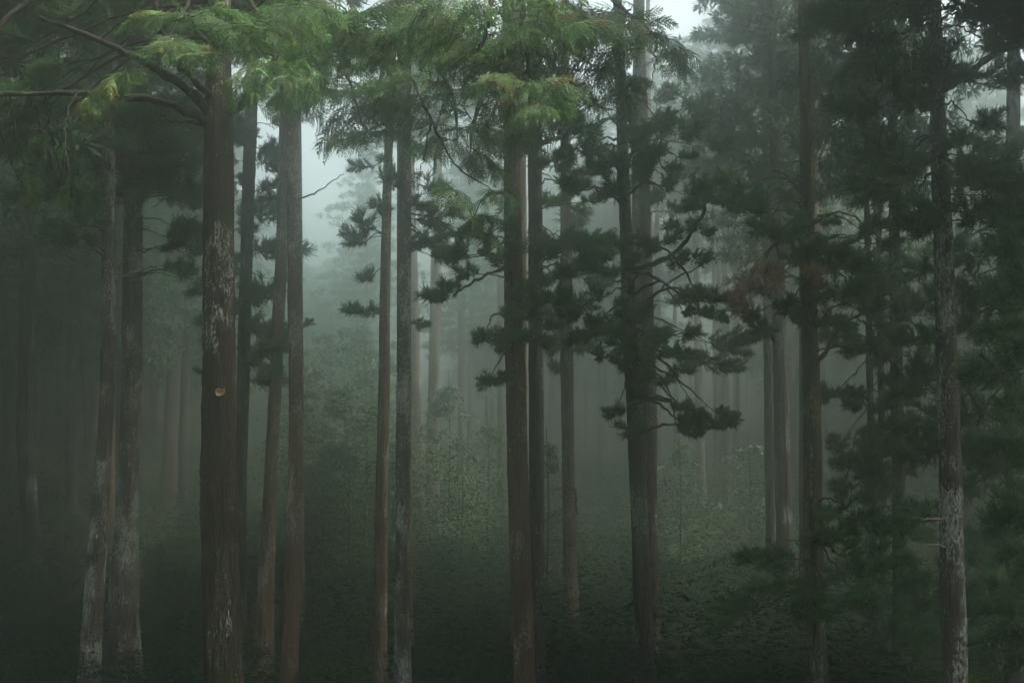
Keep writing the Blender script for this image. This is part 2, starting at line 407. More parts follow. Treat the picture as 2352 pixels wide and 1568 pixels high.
# ------------------------------------------------------------------ trees
class Tree:
    """pts: (x, y, width) of the trunk in photo pixels, top to bottom, standing at depth D"""
    def __init__(s, name, label, pts, D, bark_='brown', top=24., group=None, seed=None, crown=None, crown_z=None, fine=True, cat='tree', cw=1.):
        s.seed = seed if seed is not None else int(pts[0][0]); s.rng = np.random.default_rng(s.seed + 1000); s.D = D
        rng = s.rng
        C = np.array([[*pix(x, y, D), w_ * D / F / 2] for x, y, w_ in pts])[::-1]     # bottom to top
        C[:, 1] += .0
        bot, topp = C[0], C[-1]
        d = (C[1] - C[0]) / max(1e-6, C[1, 2] - C[0, 2]); d = np.clip(d, -.12, .12)
        gz = float(ground_z(bot[0], bot[1]))
        if bot[2] < gz + .1:                       # cut what would lie under the ground
            lo = np.array([np.interp(gz + .12, C[:, 2], C[:, k_]) for k_ in range(4)]); C = np.vstack([lo, C[C[:, 2] > gz + 1.2]])
            if len(C) < 2: C = np.vstack([lo, [lo[0], lo[1], gz + 4, lo[3] * .95]])
            C[0, 2] = gz + .12
            bot = C[0]; C[0, 3] *= 1.2; C = np.vstack([[bot[0], bot[1], gz - .35, C[0, 3] * 1.3], C])
        ext = []
        if bot[2] > gz + .4:
            dz = bot[2] - gz
            ext = [np.array([bot[0] - d[0] * dz, bot[1], gz - .35, bot[3] * 1.45]), np.array([bot[0] - d[0] * dz * .88, bot[1], gz + .5, bot[3] * 1.12])]
            if dz < 1.2: ext = ext[:1]
        du = (C[-1] - C[-2]) / max(1e-6, C[-1, 2] - C[-2, 2]); du = np.clip(du, -.05, .05)
        topp = C[-1]; dz = top - topp[2]
        extt = [np.array([topp[0] + du[0] * dz * f_, D, topp[2] + dz * f_, max(.02, topp[3] * (1 - .9 * f_))]) for f_ in (.35, .7, 1.)] if dz > 1 else []
        A = np.vstack(ext + [C] + extt)
        n = int((A[-1, 2] - A[0, 2]) / (.07 if fine else .5)) + 8
        s.path = spline(A, n); s.path[:, 3] = np.maximum(s.path[:, 3], .012)
        s.limbs = []; zf = np.array([A[0, 0], A[0, 1], gz]); s.base = zf; s.root = empty(name, zf)
        tag(s.root, label, cat, group)
        seg = 44 if fine else 12
        th = np.linspace(0, 2 * np.pi, seg, endpoint=False)[None]; z = s.path[:, 2][:, None]
        r = np.ones((n, seg))
        if fine:
            wob = sum(rng.uniform(.2, .6) * np.sin(k_ * z * rng.uniform(1, 3) + rng.uniform(0, 6)) for k_ in (1, 2.3, 4.1))
            fur = np.zeros((n, seg))
            for q in (7, 9, 11, 13):
                fur += (1 - np.abs(np.sin(.5 * (q * th + wob * rng.uniform(.5, 1.6) + rng.uniform(0, 6) + .8 * np.sin(z * rng.uniform(3, 9) + 3 * th))))) * rng.uniform(.5, 1)
            r = 1 + .05 * (fur - fur.mean()) + .025 * np.sin(2 * th + z * 1.3 + rng.uniform(0, 6)) + .02 * np.sin(3 * th - z * 2.1) + .012 * rng.normal(0, 1, (n, seg))
            for _ in range(9):      # healed branch knots
                kz, kt = rng.uniform(A[0, 2] + 1, 12), rng.uniform(0, 6.28); da = np.abs((th - kt + np.pi) % (2 * np.pi) - np.pi)
                r = r + rng.uniform(.05, .14) * np.exp(-(da / .35) ** 2 - ((z - kz) / .12) ** 2)
            fl = np.exp(-(z - gz) / .5); r = r * (1 + .22 * fl * (1 + .5 * np.cos(5 * th + rng.uniform(0, 6))))
        X = s.path[:, None, :3] + np.stack([np.cos(th) * r * s.path[:, 3:4], np.sin(th) * r * s.path[:, 3:4], 0 * r], -1) - zf
        i, j = np.meshgrid(np.arange(n - 1), np.arange(seg), indexing='ij'); a = i * seg + j; b = i * seg + (j + 1) % seg
        Q = np.stack([a, b, b + seg, a + seg], -1).reshape(-1, 4)
        obj('trunk', raw_mesh('trunk', X.reshape(-1, 3), Q, [M_BARK[bark_]], smooth_shade=True), s.root)
        if crown is not None:
            c = obj('crown', CROWN[crown % len(CROWN)], s.root)
            cz = crown_z if crown_z is not None else top - 13
            cz = min(max(cz, gz + 2.), top - 3.); ax = s.axis(cz); c.location = Vector(ax[:3] - zf); c.rotation_euler = (0, 0, rng.uniform(0, 6.28))
            k_ = rng.uniform(.9, 1.1); c.scale = (k_ * cw, k_ * cw, (top + .8 - cz) / (13., 14., 12., 15.)[crown % 4])

    def axis(s, z):
        return np.array([np.interp(z, s.path[:, 2], s.path[:, k]) for k in range(4)])

    def limb(s, pts, r0, r1, mat=None, name='branch', keep=True):
        """bare wood through world points, first one on the trunk axis"""
        P = spline(pts, max(10, 5 * len(pts))); n = len(P)
        P[1:-1] += s.rng.normal(0, .012, (n - 2, 3))
        if keep: s.limbs.append(P)
        V, Q = sweep(P, np.linspace(r0, r1, n) * (1 + .12 * s.rng.normal(0, 1, n)), 10)
        return obj(name, raw_mesh('branch', V - s.base, Q, [mat or M_LIMB], smooth_shade=True), s.root)

    def bough(s, x, y, size, D=None, kind='ced', rise=None, tilt=0., sag=.15, wood=True, r0=None, near=False):
        """a branch from the trunk to the photo point (x, y) at depth D, carrying foliage about size px across"""
        rng = s.rng; D = s.D if D is None else D
        T = pix(x, y, D); L = size * D / F
        ax = s.axis(T[2])[:3]; hd = math.hypot(T[0] - ax[0], T[1] - ax[1])
        if rise is None: rise = rng.uniform(-.1, .5) * hd if kind == 'ced' else rng.uniform(.15, .6) * hd
        A = s.axis(T[2] + rise)[:3]
        if near and s.limbs:
            Q = np.concatenate([p_[2:] for p_ in s.limbs]); dd = np.linalg.norm(Q - T, axis=1) + np.where(Q[:, 2] < T[2] - .1, .6, 0)
            A = Q[int(np.argmin(dd))]; r0 = .012; sag = 0.; hd = math.hypot(T[0] - A[0], T[1] - A[1])
        h = T - A
        if hd < .25: h = np.array([rng.normal(), -abs(rng.normal()) - .2, .2])
        h = norm(h)
        start = T - h * L * .5
        mid = .5 * (A + start) + np.array([0, 0, sag * hd * .5]) + rng.normal(0, .035 * hd, 3)
        pts = [A, mid, start + (T - start) * .25]
        if np.linalg.norm(pts[2] - A) < .3: pts = [A, pts[2]]
        r0 = r0 or (.009 + .0075 * hd)
        b = s.limb(pts, min(r0, s.axis(A[2])[3] * .6), .004 + .003 * L, keep=False) if wood else s.root
        pool = POOL['fin' if kind == 'ced' and rng.random() < .5 else kind]
        f = obj('foliage', pool[int(rng.integers(0, len(pool)))], b)
        hz = np.array([h[0], h[1], np.clip(h[2], -.5, .5) * .6 + tilt]); fm = frames(norm(hz)[None])[0]
        M = Matrix([[*fm[0], 0], [*fm[1], 0], [*fm[2], 0], [0, 0, 0, 1]])
        M = M @ Matrix.Rotation(rng.uniform(-.5, .5), 4, 'X')
        k = L / 1.0; sx = rng.uniform(1.1, 1.4) if kind in ('ced', 'fin') else 1.
        f.matrix_local = Matrix.Translation(Vector(start - s.base)) @ M @ Matrix.Diagonal((k * sx, k * rng.uniform(.85, 1.1), k * rng.uniform(.7, .95) if kind in ('ced', 'fin') else k * rng.uniform(.85, 1.1), 1))
        return b

    def boughs(s, kind, D, *lst, **kw):
        for q in lst:
            x, y, size = q[:3]; d = q[3] if len(q) > 3 else D + float(s.rng.normal(0, .35))
            if kind == 'ced' and size >= 85:        # two uneven sprays rather than one pad
                u, v_ = s.rng.uniform(.2, .34), s.rng.uniform(-.26, .26)
                s.bough(x + u * size, y + v_ * size, size * s.rng.uniform(.5, .62), d + s.rng.uniform(-.3, .6), kind, **kw)
                x, y, size = x - u * size * .8, y - v_ * size * .7, size * s.rng.uniform(.6, .78)
            s.bough(x, y, size, d, kind, **kw)

    def whorl(s, y0, y1, n, rpx, kind='ced', size=(60, 110)):
        """boughs all round the trunk between photo rows y0 and y1"""
        rng = s.rng
        for i in range(n):
            y = y0 + (y1 - y0) * (i + rng.random()) / n; ph = i * 2.4 + rng.normal(0, .5)
            rr = rpx * s.D / F * rng.uniform(.45, 1.05); c = s.axis(pix(0, y, s.D)[2])
            X = np.array([c[0] + rr * math.cos(ph), c[1] + rr * math.sin(ph)])
            d = X[1]; x = 1176 + (X[0] / d) * F
            s.bough(x, y, rng.uniform(*size) * s.D / max(d, 4), d, kind)

exec_trees = True
# ------------------------------------------------------------------ the ground
def ground():
    xs = np.concatenate([np.linspace(-150, -42, 28), np.linspace(-40, 40, 121), np.linspace(42, 150, 28)])
    ys = np.concatenate([np.linspace(-80, -2, 20), np.linspace(0, 70, 121), np.linspace(72, 200, 40)])
    X, Y = np.meshgrid(xs, ys, indexing='ij'); Z = ground_z(X, Y) + .05 * np.random.default_rng(3).normal(0, 1, X.shape)
    nx, ny = X.shape; i, j = np.meshgrid(np.arange(nx - 1), np.arange(ny - 1), indexing='ij'); a = i * ny + j
    Q = np.stack([a, a + ny, a + ny + 1, a + 1], -1).reshape(-1, 4)
    m, n, l, p = new_mat('forest_floor')
    v = mapped(n, l, (1, 1, 1), rnd=False); t = tex(n, l, 'ShaderNodeTexNoise', .8, v, 8, .7); t2 = tex(n, l, 'ShaderNodeTexNoise', 9, v, 5, .7)
    r = ramp(n, [(.35, (.009, .007, .005)), (.5, (.011, .011, .006)), (.62, (.008, .015, .007))]); l.new(t.outputs['Fac'], r.inputs['Fac'])
    c = mixc(n, l, t2.outputs['Fac'], r.outputs[0], (.02, .018, .012)); l.new(c, p.inputs['Base Color']); p.inputs['Roughness'].default_value = .95; p.inputs['Specular IOR Level'].default_value = 0.
    b = n.new('ShaderNodeBump'); b.inputs['Distance'].default_value = .08; l.new(t2.outputs['Fac'], b.inputs['Height']); l.new(b.outputs[0], p.inputs['Normal'])
    g = obj('ground', raw_mesh('ground', np.stack([X, Y, Z], -1).reshape(-1, 3), Q, [m], smooth_shade=True)); tag(g, kind='structure')
ground()

def ground_cover():
    rng = np.random.default_rng(5); S = Soup(); nc = 20000
    y = 8 + 72 * rng.random(nc) ** 1.1; x = rng.uniform(-1, 1, nc) * (4 + .62 * y)
    patch = np.sin(x * .45 + 2) * np.sin(y * .37) + .6 * np.sin(x * .9 - y * .6); keep = patch > -9; x, y = x[keep], y[keep]; nc = len(x)
    hgt = rng.uniform(.15, .6, nc) * (1 + .5 * np.sin(x * .3 + y * .2)); k = 26
    tall = (rng.random(nc) < .34) & (y > 17) & (np.sin(x * .37 + 1) + np.sin(y * .29 + x * .11) > -.6); hgt = np.where(tall, rng.uniform(.8, 1.9, nc), hgt)
    c = np.stack([x, y, ground_z(x, y)], -1)
    ph = rng.uniform(0, 6.283, (nc, k)); rr = rng.uniform(.05, .42, (nc, k)) * np.where(tall, 1.7, 1.)[:, None]; hh = hgt[:, None] * rng.uniform(.25, 1.1, (nc, k)) * np.where(tall[:, None], 1 - .5 * (rr / .7) ** 2, 1.)
    A = c[:, None] + np.stack([np.cos(ph) * rr, np.sin(ph) * rr, hh], -1)
    B = A + np.stack([np.cos(ph), np.sin(ph), rng.uniform(-.5, .3, (nc, k))], -1) * (rng.uniform(.06, .17, (nc, k)) * np.where(tall, 1.5, 1.)[:, None])[..., None]
    A, B = A.reshape(-1, 3), B.reshape(-1, 3); nn = norm(np.array([0, 0, 1.]) + rng.normal(0, .7, A.shape))
    S.add(leaflets(A, B, rng.uniform(.03, .075, len(A)), nn), np.tile(np.clip(rng.normal(.4, .25, len(A)), 0, 1), 2))
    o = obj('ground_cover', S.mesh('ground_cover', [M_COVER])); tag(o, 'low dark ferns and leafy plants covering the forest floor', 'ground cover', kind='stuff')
ground_cover()

# ------------------------------------------------------------------ near and middle trees, one by one (label tells which)
G_NEAR, G_MID, G_FAR = 'tall conifers near the viewer', 'conifers half lost in the mist', 'distant conifers fading into the fog'

# thick cypress with the spreading limbs, left
t7 = Tree('cypress_tree', 'thick dark cypress with long bare limbs and a pale cut branch scar on its trunk',
          [(505, 20, 50), (502, 250, 62), (502, 600, 70), (503, 900, 76), (503, 1100, 80), (507, 1350, 80), (514, 1568, 86)], 14, 'main', 23, G_NEAR, crown=0, crown_z=19, cw=.4)
zt = lambda y, D=14: pix(0, y, D)[2]
def L7(a, *p, r0=.07, r1=.02): return t7.limb([t7.axis(zt(a))[:3]] + [pix(*q) for q in p], r0 * .78, r1 * .7)
L7(300, (440, 262, 13.8), (340, 228, 13.6), (180, 212, 13.3), (-60, 222, 13.), r0=.09, r1=.04)
L7(275, (430, 205, 13.7), (330, 140, 13.2), (230, 95, 12.8), (90, 40, 12.5), r0=.1, r1=.03)
L7(240, (440, 175, 13.6), (408, 140, 13.4), (370, 60, 13.2), (340, -60, 13.), r0=.07, r1=.03)
L7(300, (440, 280, 13.9), (395, 278, 13.8), (370, 265, 13.7), r0=.03, r1=.008)
L7(275, (560, 235, 13.8), (640, 160, 13.4), (720, 110, 13.), (800, 90, 12.6), r0=.08, r1=.025)
L7(120, (560, 60, 13.5), (620, -20, 13.2), r0=.06, r1=.02)
L7(120, (450, 70, 13.5), (420, -40, 13.2), r0=.06, r1=.02)
L7(-60, (520, -60, 13), (560, -20, 12.2), (610, 60, 11.5), (640, 130, 11.1), r0=.06, r1=.012)
L7(-80, (460, -40, 13), (420, 30, 12), (390, 80, 11.4), r0=.05, r1=.01)
L7(-80, (300, -60, 13), (120, -20, 12.4), (0, 60, 12), (-60, 200, 11.8), r0=.08, r1=.02)
# hanging thin stem on the far left limb
t7.limb([pix(180, 213, 13.3), pix(158, 250, 12.8), pix(150, 320, 12.4), pix(160, 410, 12.1)], .015, .005)
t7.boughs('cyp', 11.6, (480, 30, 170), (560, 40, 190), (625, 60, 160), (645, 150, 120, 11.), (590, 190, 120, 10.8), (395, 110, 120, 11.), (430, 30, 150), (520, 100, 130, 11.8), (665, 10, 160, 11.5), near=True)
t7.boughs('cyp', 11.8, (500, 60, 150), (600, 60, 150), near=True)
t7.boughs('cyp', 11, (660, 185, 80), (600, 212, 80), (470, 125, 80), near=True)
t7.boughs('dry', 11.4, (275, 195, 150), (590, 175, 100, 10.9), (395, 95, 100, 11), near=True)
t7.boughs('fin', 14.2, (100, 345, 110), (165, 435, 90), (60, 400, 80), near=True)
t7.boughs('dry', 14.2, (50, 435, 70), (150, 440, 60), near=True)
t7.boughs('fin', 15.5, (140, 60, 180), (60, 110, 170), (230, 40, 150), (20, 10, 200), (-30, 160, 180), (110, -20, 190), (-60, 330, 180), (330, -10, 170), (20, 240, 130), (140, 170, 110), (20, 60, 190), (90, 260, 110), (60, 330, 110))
sc_o = None
def scar(t, x, y, D, wpx, hpx):
    """pale disc of cut wood with a dark rim where a branch came off"""
    c = t.axis(pix(x, y, D)[2]); X = pix(x, y, D); ph = -math.pi / 2 + math.asin(np.clip((X[0] - c[0]) / c[3], -.9, .9))
    nrm = np.array([math.cos(ph), math.sin(ph), .1]); o = c[:3] + nrm * c[3] * .98; f = frames(norm(nrm)[None])[0]
    th = np.linspace(0, 2 * np.pi, 20, endpoint=False); V = []; rw, rh = wpx * D / F / 2, hpx * D / F / 2
    for rr, dd in ((1.15, -.03), (1.1, .035), (.95, .05), (.85, .04), (.4, .045), (.02, .047)):
        wv = 1 + .08 * np.sin(3 * th + 1) + .05 * np.sin(5 * th)
        V.append(o + np.outer(np.cos(th) * rw * rr * wv, f[:, 1]) + np.outer(np.sin(th) * rh * rr * wv, f[:, 2]) + nrm * dd)
    V = np.concatenate(V); k = 20; i, j = np.meshgrid(np.arange(5), np.arange(k), indexing='ij'); a = i * k + j; b = i * k + (j + 1) % k
    Q = np.stack([a, b, b + k, a + k], -1).reshape(-1, 4)
    m, n, l, p = new_mat('cut_wood'); v = mapped(n, l, (1, 1, 1), rnd=False); q = tex(n, l, 'ShaderNodeTexNoise', 25, v, 4)
    r = ramp(n, [(.35, (.10, .06, .035)), (.6, (.33, .22, .13))]); l.new(q.outputs['Fac'], r.inputs['Fac']); l.new(r.outputs[0], p.inputs['Base Color']); p.inputs['Roughness'].default_value = .85
    o_ = obj('branch_scar', raw_mesh('branch_scar', V - t.base, Q, [m], smooth_shade=True), t.root); o_['label'] = 'pale tan cut branch scar'
scar(t7, 514, 906, 14, 21, 16)

t3 = Tree('cedar_tree', 'slim pale-flecked cedar at left, bent at its foot, bare side twig pointing right', [(248, 380, 30), (250, 520, 31), (249, 800, 33), (240, 1020, 34), (228, 1180, 38), (213, 1420, 44), (205, 1568, 46)], 20, 'pale', 23, G_NEAR, crown=1, crown_z=13, cw=.8)
t3.limb([t3.axis(zt(645, 20))[:3], pix(300, 628, 19.9), pix(360, 612, 19.8)], .03, .012, M_DEADTWIG)
t3.whorl(250, 460, 13, 110, size=(90, 150))
t3.boughs('ced', 19, (180, 560, 100), (215, 500, 100), (165, 520, 90), (130, 330, 160), (60, 300, 160))
t4 = Tree('cedar_tree', 'grey-brown cedar close beside the slim bent trunk, with a white lichen smear at mid height', [(308, 330, 42), (306, 480, 44), (303, 800, 44), (297, 1020, 46), (288, 1250, 54), (285, 1400, 62), (285, 1568, 64)], 21.5, 'pale', 24, G_NEAR, crown=2, crown_z=13, cw=.8)
t4.whorl(250, 470, 15, 125, size=(90, 150))
t4.boughs('ced', 20.5, (420, 560, 100), (390, 540, 80), (440, 640, 100), (370, 400, 130), (420, 350, 130), (410, 600, 90), (445, 430, 120), (350, 450, 100))
t8 = Tree('cedar_tree', 'cedar right behind the thick dark cypress, needle tufts down its right side', [(578, 240, 26), (572, 400, 28), (563, 700, 28), (557, 950, 28), (552, 1200, 27), (548, 1568, 28)], 24, 'dark', 25, G_MID, crown=3, crown_z=13)
t8.whorl(260, 860, 26, 75, size=(55, 95))
t8.boughs('ced', 23.5, (610, 350, 80), (620, 430, 70), (610, 500, 80), (605, 580, 70), (600, 680, 80), (590, 760, 80), (585, 840, 90), (600, 880, 80), (630, 780, 80))
t9 = Tree('cedar_tree', 'leaning thin trunk just left of the brown spotted cypress', [(656, 280, 28), (650, 500, 28), (640, 720, 28), (627, 1000, 29), (615, 1250, 33), (603, 1568, 38)], 22.5, 'brown', 24, G_MID, crown=0, crown_z=17.5, cw=.6)
t9.boughs('ced', 22, (640, 800, 70), (700, 745, 40), (630, 850, 70), (600, 660, 70))
t10 = Tree('cypress_tree', 'straight brown spotted cypress beside the bright gap in the mist', [(668, 190, 28), (672, 320, 30), (676, 600, 31), (680, 850, 33), (679, 1100, 34), (672, 1350, 37), (664, 1568, 40)], 18.5, 'brown', 23, G_NEAR, crown=1, crown_z=19, cw=.4)
def up_limb(t, y0, *p, r0=.06): t.limb([t.axis(pix(0, y0, t.D)[2])[:3]] + [pix(*q) for q in p], r0, .012)
up_limb(t10, -140, (700, -110, 16), (730, -40, 14), (760, 60, 13.4), (790, 110, 13.2))
up_limb(t10, 60, (640, 90, 17.5), (620, 200, 17)); up_limb(t10, 40, (740, 60, 17.5), (800, 180, 17), (830, 280, 16.8))
t10.boughs('cyp', 13.5, (720, 90, 150), (770, 70, 150), (810, 110, 120), (690, 40, 170), (750, 20, 180), (720, 160, 110, 14.5), (660, 190, 110, 15), (830, 30, 180, 12.5), (760, 130, 120), near=True)
t10.boughs('cyp', 17, (640, 210, 120), (690, 230, 100), (780, 200, 150), (800, 260, 130), (820, 320, 100), (720, 200, 130), (840, 210, 150), (600, 230, 110), near=True)
t10.limb([t10.axis(zt(462, 18.5))[:3], pix(730, 440, 18.3), pix(790, 400, 18)], .018, .006)
t11 = Tree('cedar_tree', 'thin brown cedar left of the whitest trunk, forking pair near the centre left', [(893, 330, 20), (888, 480, 22), (884, 700, 24), (882, 900, 26), (876, 1150, 28), (874, 1350, 30), (872, 1568, 33)], 20, 'brown', 23, G_NEAR, crown=2, crown_z=17.5, cw=.6)
t11.boughs('ced', 19.5, (840, 520, 70), (830, 545, 60), (850, 640, 60), (820, 715, 50), (850, 720, 60), (870, 480, 70), (860, 380, 90), (900, 420, 80), (830, 560, 50))
t12 = Tree('cypress_tree', 'slender trunk crusted almost white with lichen, centre left of the frame', [(932, 180, 24), (930, 380, 27), (929, 600, 30), (927, 850, 31), (925, 1100, 32), (924, 1350, 34), (925, 1568, 37)], 17.5, 'pale', 23, G_NEAR, crown=3, crown_z=19, cw=.4)
up_limb(t12, -150, (920, -130, 15), (930, -60, 13.4), (925, 20, 12.7), (900, 80, 12.3))
up_limb(t12, -150, (970, -130, 15), (1000, -60, 13), (1010, 30, 12.5), (985, 90, 12.2))
up_limb(t12, 60, (980, 110, 17), (1040, 230, 16.2), (1050, 320, 15.9)); up_limb(t12, 40, (900, 90, 16.8), (870, 200, 16.2), (860, 280, 16))
t12.boughs('cyp', 12.5, (860, 50, 160), (930, 40, 170), (990, 70, 150), (900, 90, 140), (850, 100, 120), (1020, 40, 160), (960, 110, 120), (1040, 100, 120, 12), near=True)
t12.boughs('cyp', 16, (860, 240, 130), (900, 200, 140), (960, 220, 150), (1000, 280, 130), (1050, 230, 160), (880, 300, 110), (980, 180, 150), (1030, 330, 120), (940, 330, 100), near=True)
t12.boughs('ced', 18, (985, 430, 80), (1000, 500, 110), (960, 560, 100), (990, 560, 90), (955, 470, 80), (1030, 540, 100), (960, 745, 50), (1010, 590, 70))
t12.limb([t12.axis(zt(150, 17.5))[:3], pix(960, 210, 13.5), pix(1000, 300, 12), pix(1040, 370, 11.5), pix(1100, 420, 11.2), pix(1160, 450, 11)], .02, .004)
t12.boughs('cyp', 12.2, (900, 135, 80), (1010, 135, 80), (850, 150, 80), near=True)
t12.boughs('dead', 12, (993, 185, 45), (962, 405, 50), (1268, 20, 80), near=True)
t12.boughs('dry', 11.3, (1050, 450, 120), (1120, 540, 80), wood=False)
t12.boughs('cyp', 11.2, (1150, 450, 90), (1095, 500, 80), wood=False)
t16 = Tree('cypress_tree', 'thickest reddish trunk of the centre, in front of a slightly darker one', [(1172, 200, 34), (1175, 350, 38), (1179, 650, 42), (1184, 900, 45), (1191, 1150, 48), (1197, 1350, 49), (1203, 1568, 51)], 16.5, 'red', 23, G_NEAR, crown=0, crown_z=19, cw=.4)
up_limb(t16, -170, (1165, -150, 14.5), (1140, -70, 12.6), (1120, 40, 11.8), (1105, 120, 11.3), r0=.07)
up_limb(t16, -150, (1190, -130, 14.5), (1195, -40, 12.6), (1205, 90, 11.7), (1220, 190, 11.2), r0=.07)
up_limb(t16, -120, (1260, -110, 15.5), (1340, -50, 14.3), (1430, 20, 13.6), (1510, 80, 13.3), r0=.07)
up_limb(t16, -20, (1240, 20, 15.8), (1310, 110, 14.6), (1380, 160, 14))
up_limb(t16, 130, (1130, 170, 16), (1090, 280, 15.6), (1080, 350, 15.4)); up_limb(t16, 90, (1240, 120, 16), (1310, 200, 15.7), (1350, 240, 15.5))
t16.boughs('cyp', 11.5, (1110, 130, 140), (1160, 60, 190), (1210, 120, 170), (1200, 190, 170, 11), (1240, 235, 120, 11), (1100, 60, 170), (1170, 220, 130), (1060, 150, 120), (1250, 60, 190, 12), (1060, 20, 190), near=True)
t16.boughs('cyp', 11.8, (1090, 30, 170), (1180, 30, 180), (1190, 90, 150), (1165, 150, 120), near=True)
t16.boughs('cyp', 13.2, (1290, 20, 170), (1410, 60, 160), (1350, 60, 150), (1250, 20, 170), near=True)
t16.boughs('cyp', 11.2, (1235, 250, 90), (1270, 235, 70), (1100, 205, 90), (1140, 190, 80), near=True)
t16.boughs('cyp', 13.8, (1480, 185, 100), (1350, 215, 110), (1415, 215, 100), (1540, 130, 90), (1300, 200, 100), near=True)
t16.boughs('dry', 11.2, (1110, 140, 110), (1160, 175, 120), near=True)
t16.boughs('cyp', 13.5, (1300, 60, 190), (1380, 80, 190), (1460, 110, 170), (1520, 80, 140), (1350, 160, 170), (1420, 40, 190), (1280, 160, 150), (1410, 170, 150), near=True)
t16.boughs('cyp', 15.5, (1120, 280, 130), (1090, 340, 120), (1240, 290, 120), (1290, 250, 150), (1350, 240, 150), (1120, 370, 100), (1070, 290, 140), near=True)
t16.boughs('ced', 15, (1200, 710, 130), (1180, 760, 120), (1130, 785, 90), (1240, 690, 110), (1110, 780, 60), (1150, 870, 90), (1120, 880, 60), (1100, 590, 120), (1140, 540, 110), (1060, 610, 100), (1090, 560, 100), (1220, 780, 100), (1210, 590, 120))
t16.limb([t16.axis(zt(610, 16.5))[:3], pix(1120, 630, 16), pix(1075, 655, 15.5), pix(1040, 680, 15.2)], .03, .01)
t16.boughs('ced', 15.2, (1030, 680, 75), (1045, 660, 60), (1010, 690, 55), (1070, 640, 40), wood=False)
t17 = Tree('cedar_tree', 'dark cedar half hidden behind the thickest reddish centre trunk', [(1226, 220, 28), (1228, 450, 30), (1231, 800, 33), (1232, 1050, 34), (1234, 1300, 33), (1236, 1568, 34)], 19.5, 'dark', 24, G_NEAR, crown=1, crown_z=19, cw=.4)
t17.boughs('ced', 18.8, (1270, 560, 120), (1300, 620, 110), (1260, 640, 110), (1310, 700, 110), (1330, 560, 120), (1280, 740, 100), (1280, 470, 110), (1330, 450, 110), (1260, 400, 110), (1350, 620, 100), (1300, 390, 120))
t17.limb([t17.axis(zt(330, 19.5))[:3], pix(1290, 315, 19), pix(1350, 290, 18.6), pix(1400, 270, 18)], .05, .015)
t18 = Tree('cedar_tree', 'hazy straight cedar standing between the dark centre pair and the tufted cedar', [(1300, 500, 26), (1302, 850, 29), (1307, 1150, 30), (1311, 1350, 30), (1313, 1568, 31)], 26, 'brown', 25, G_MID, crown=2, crown_z=17.5, cw=.6)
t18.whorl(500, 860, 12, 90, size=(70, 110))
t18.limb([t18.axis(zt(1120, 26))[:3], pix(1322, 1128, 25.7), pix(1326, 1180, 25.7)], .03, .02)
t19 = Tree('cedar_tree', 'cedar with bright needle tufts from mid height up, lichen streaks low on its trunk', [(1430, 330, 25), (1436, 500, 28), (1446, 750, 32), (1458, 950, 36), (1467, 1150, 38), (1475, 1350, 40), (1484, 1568, 42)], 18.5, 'dark', 24, G_NEAR, crown=3, crown_z=17)
t19.boughs('ced', 17, (1390, 770, 130), (1350, 800, 100), (1420, 740, 120), (1470, 790, 130), (1530, 790, 120), (1500, 850, 110), (1450, 850, 100), (1440, 930, 110), (1450, 990, 80), (1340, 730, 110), (1540, 830, 90), (1400, 690, 90), (1580, 770, 80), (1460, 720, 100))
t19.boughs('ced', 16, (1610, 700, 120), (1640, 690, 80), (1590, 720, 90), (1620, 960, 120), (1580, 940, 90), (1650, 970, 80), (1610, 990, 90), (1560, 980, 70))
t19.boughs('ced', 16.5, (1380, 360, 140), (1420, 350, 120), (1350, 420, 120), (1340, 370, 110), (1440, 420, 130), (1500, 420, 110), (1390, 300, 140), (1470, 300, 140))
t19.boughs('ced', 16, (1520, 340, 130), (1500, 300, 110), (1550, 380, 90))
t19.limb([t19.axis(zt(625, 18.5))[:3], pix(1500, 605, 17.5), pix(1560, 570, 16.8), pix(1610, 500, 16.5), pix(1620, 430, 16)], .05, .02)
t19.boughs('ced', 16, (1625, 440, 120), (1600, 470, 100), (1640, 420, 80), (1570, 570, 110), (1520, 590, 110), (1460, 570, 120), (1410, 600, 120), (1370, 560, 110), (1600, 530, 90), (1500, 545, 100), wood=False)
t20 = Tree('cedar_tree', 'hazy reddish trunk showing just right of the tufted cedar', [(1479, 380, 25), (1484, 600, 27), (1491, 850, 30), (1494, 1100, 31), (1496, 1350, 31), (1498, 1568, 32)], 23.5, 'red', 25, G_MID, crown=0, crown_z=17.5, cw=.6)
t20.boughs('ced', 22.5, (1660, 800, 100), (1640, 840, 80), (1680, 780, 80), (1560, 690, 80), (1570, 830, 70), (1520, 470, 110), (1560, 430, 110), (1600, 310, 140), (1540, 280, 140), (1480, 240, 140))
t20.limb([t20.axis(zt(690, 23.5))[:3], pix(1550, 640, 23), pix(1610, 610, 22.5), pix(1640, 560, 22)], .03, .006)
t23 = Tree('cedar_tree', 'mossy ochre cedar with dead brown sprays, right of the twin hazy trunks', [(1850, 300, 26), (1853, 450, 30), (1857, 650, 36), (1863, 850, 39), (1866, 1050, 41), (1868, 1250, 42), (1878, 1568, 46)], 18, 'mossy', 23, G_NEAR, crown=1, crown_z=16, cw=.7)
t23.boughs('ced', 16, (1700, 470, 100), (1740, 500, 120), (1720, 440, 90), (1780, 540, 120), (1780, 680, 110), (1840, 700, 130), (1900, 580, 120), (1950, 560, 120), (1880, 640, 120), (1800, 620, 110), (1930, 640, 130), (1990, 600, 120), (1820, 560, 110), (1960, 690, 130), (1870, 510, 110), (2010, 540, 110), (1860, 740, 100), (1720, 720, 80), (1760, 760, 80), (1780, 470, 110), (1940, 760, 120))
t23.boughs('dead', 15.5, (1740, 620, 110), (1700, 650, 90), (1780, 620, 90), (1870, 620, 70), (1690, 690, 80))
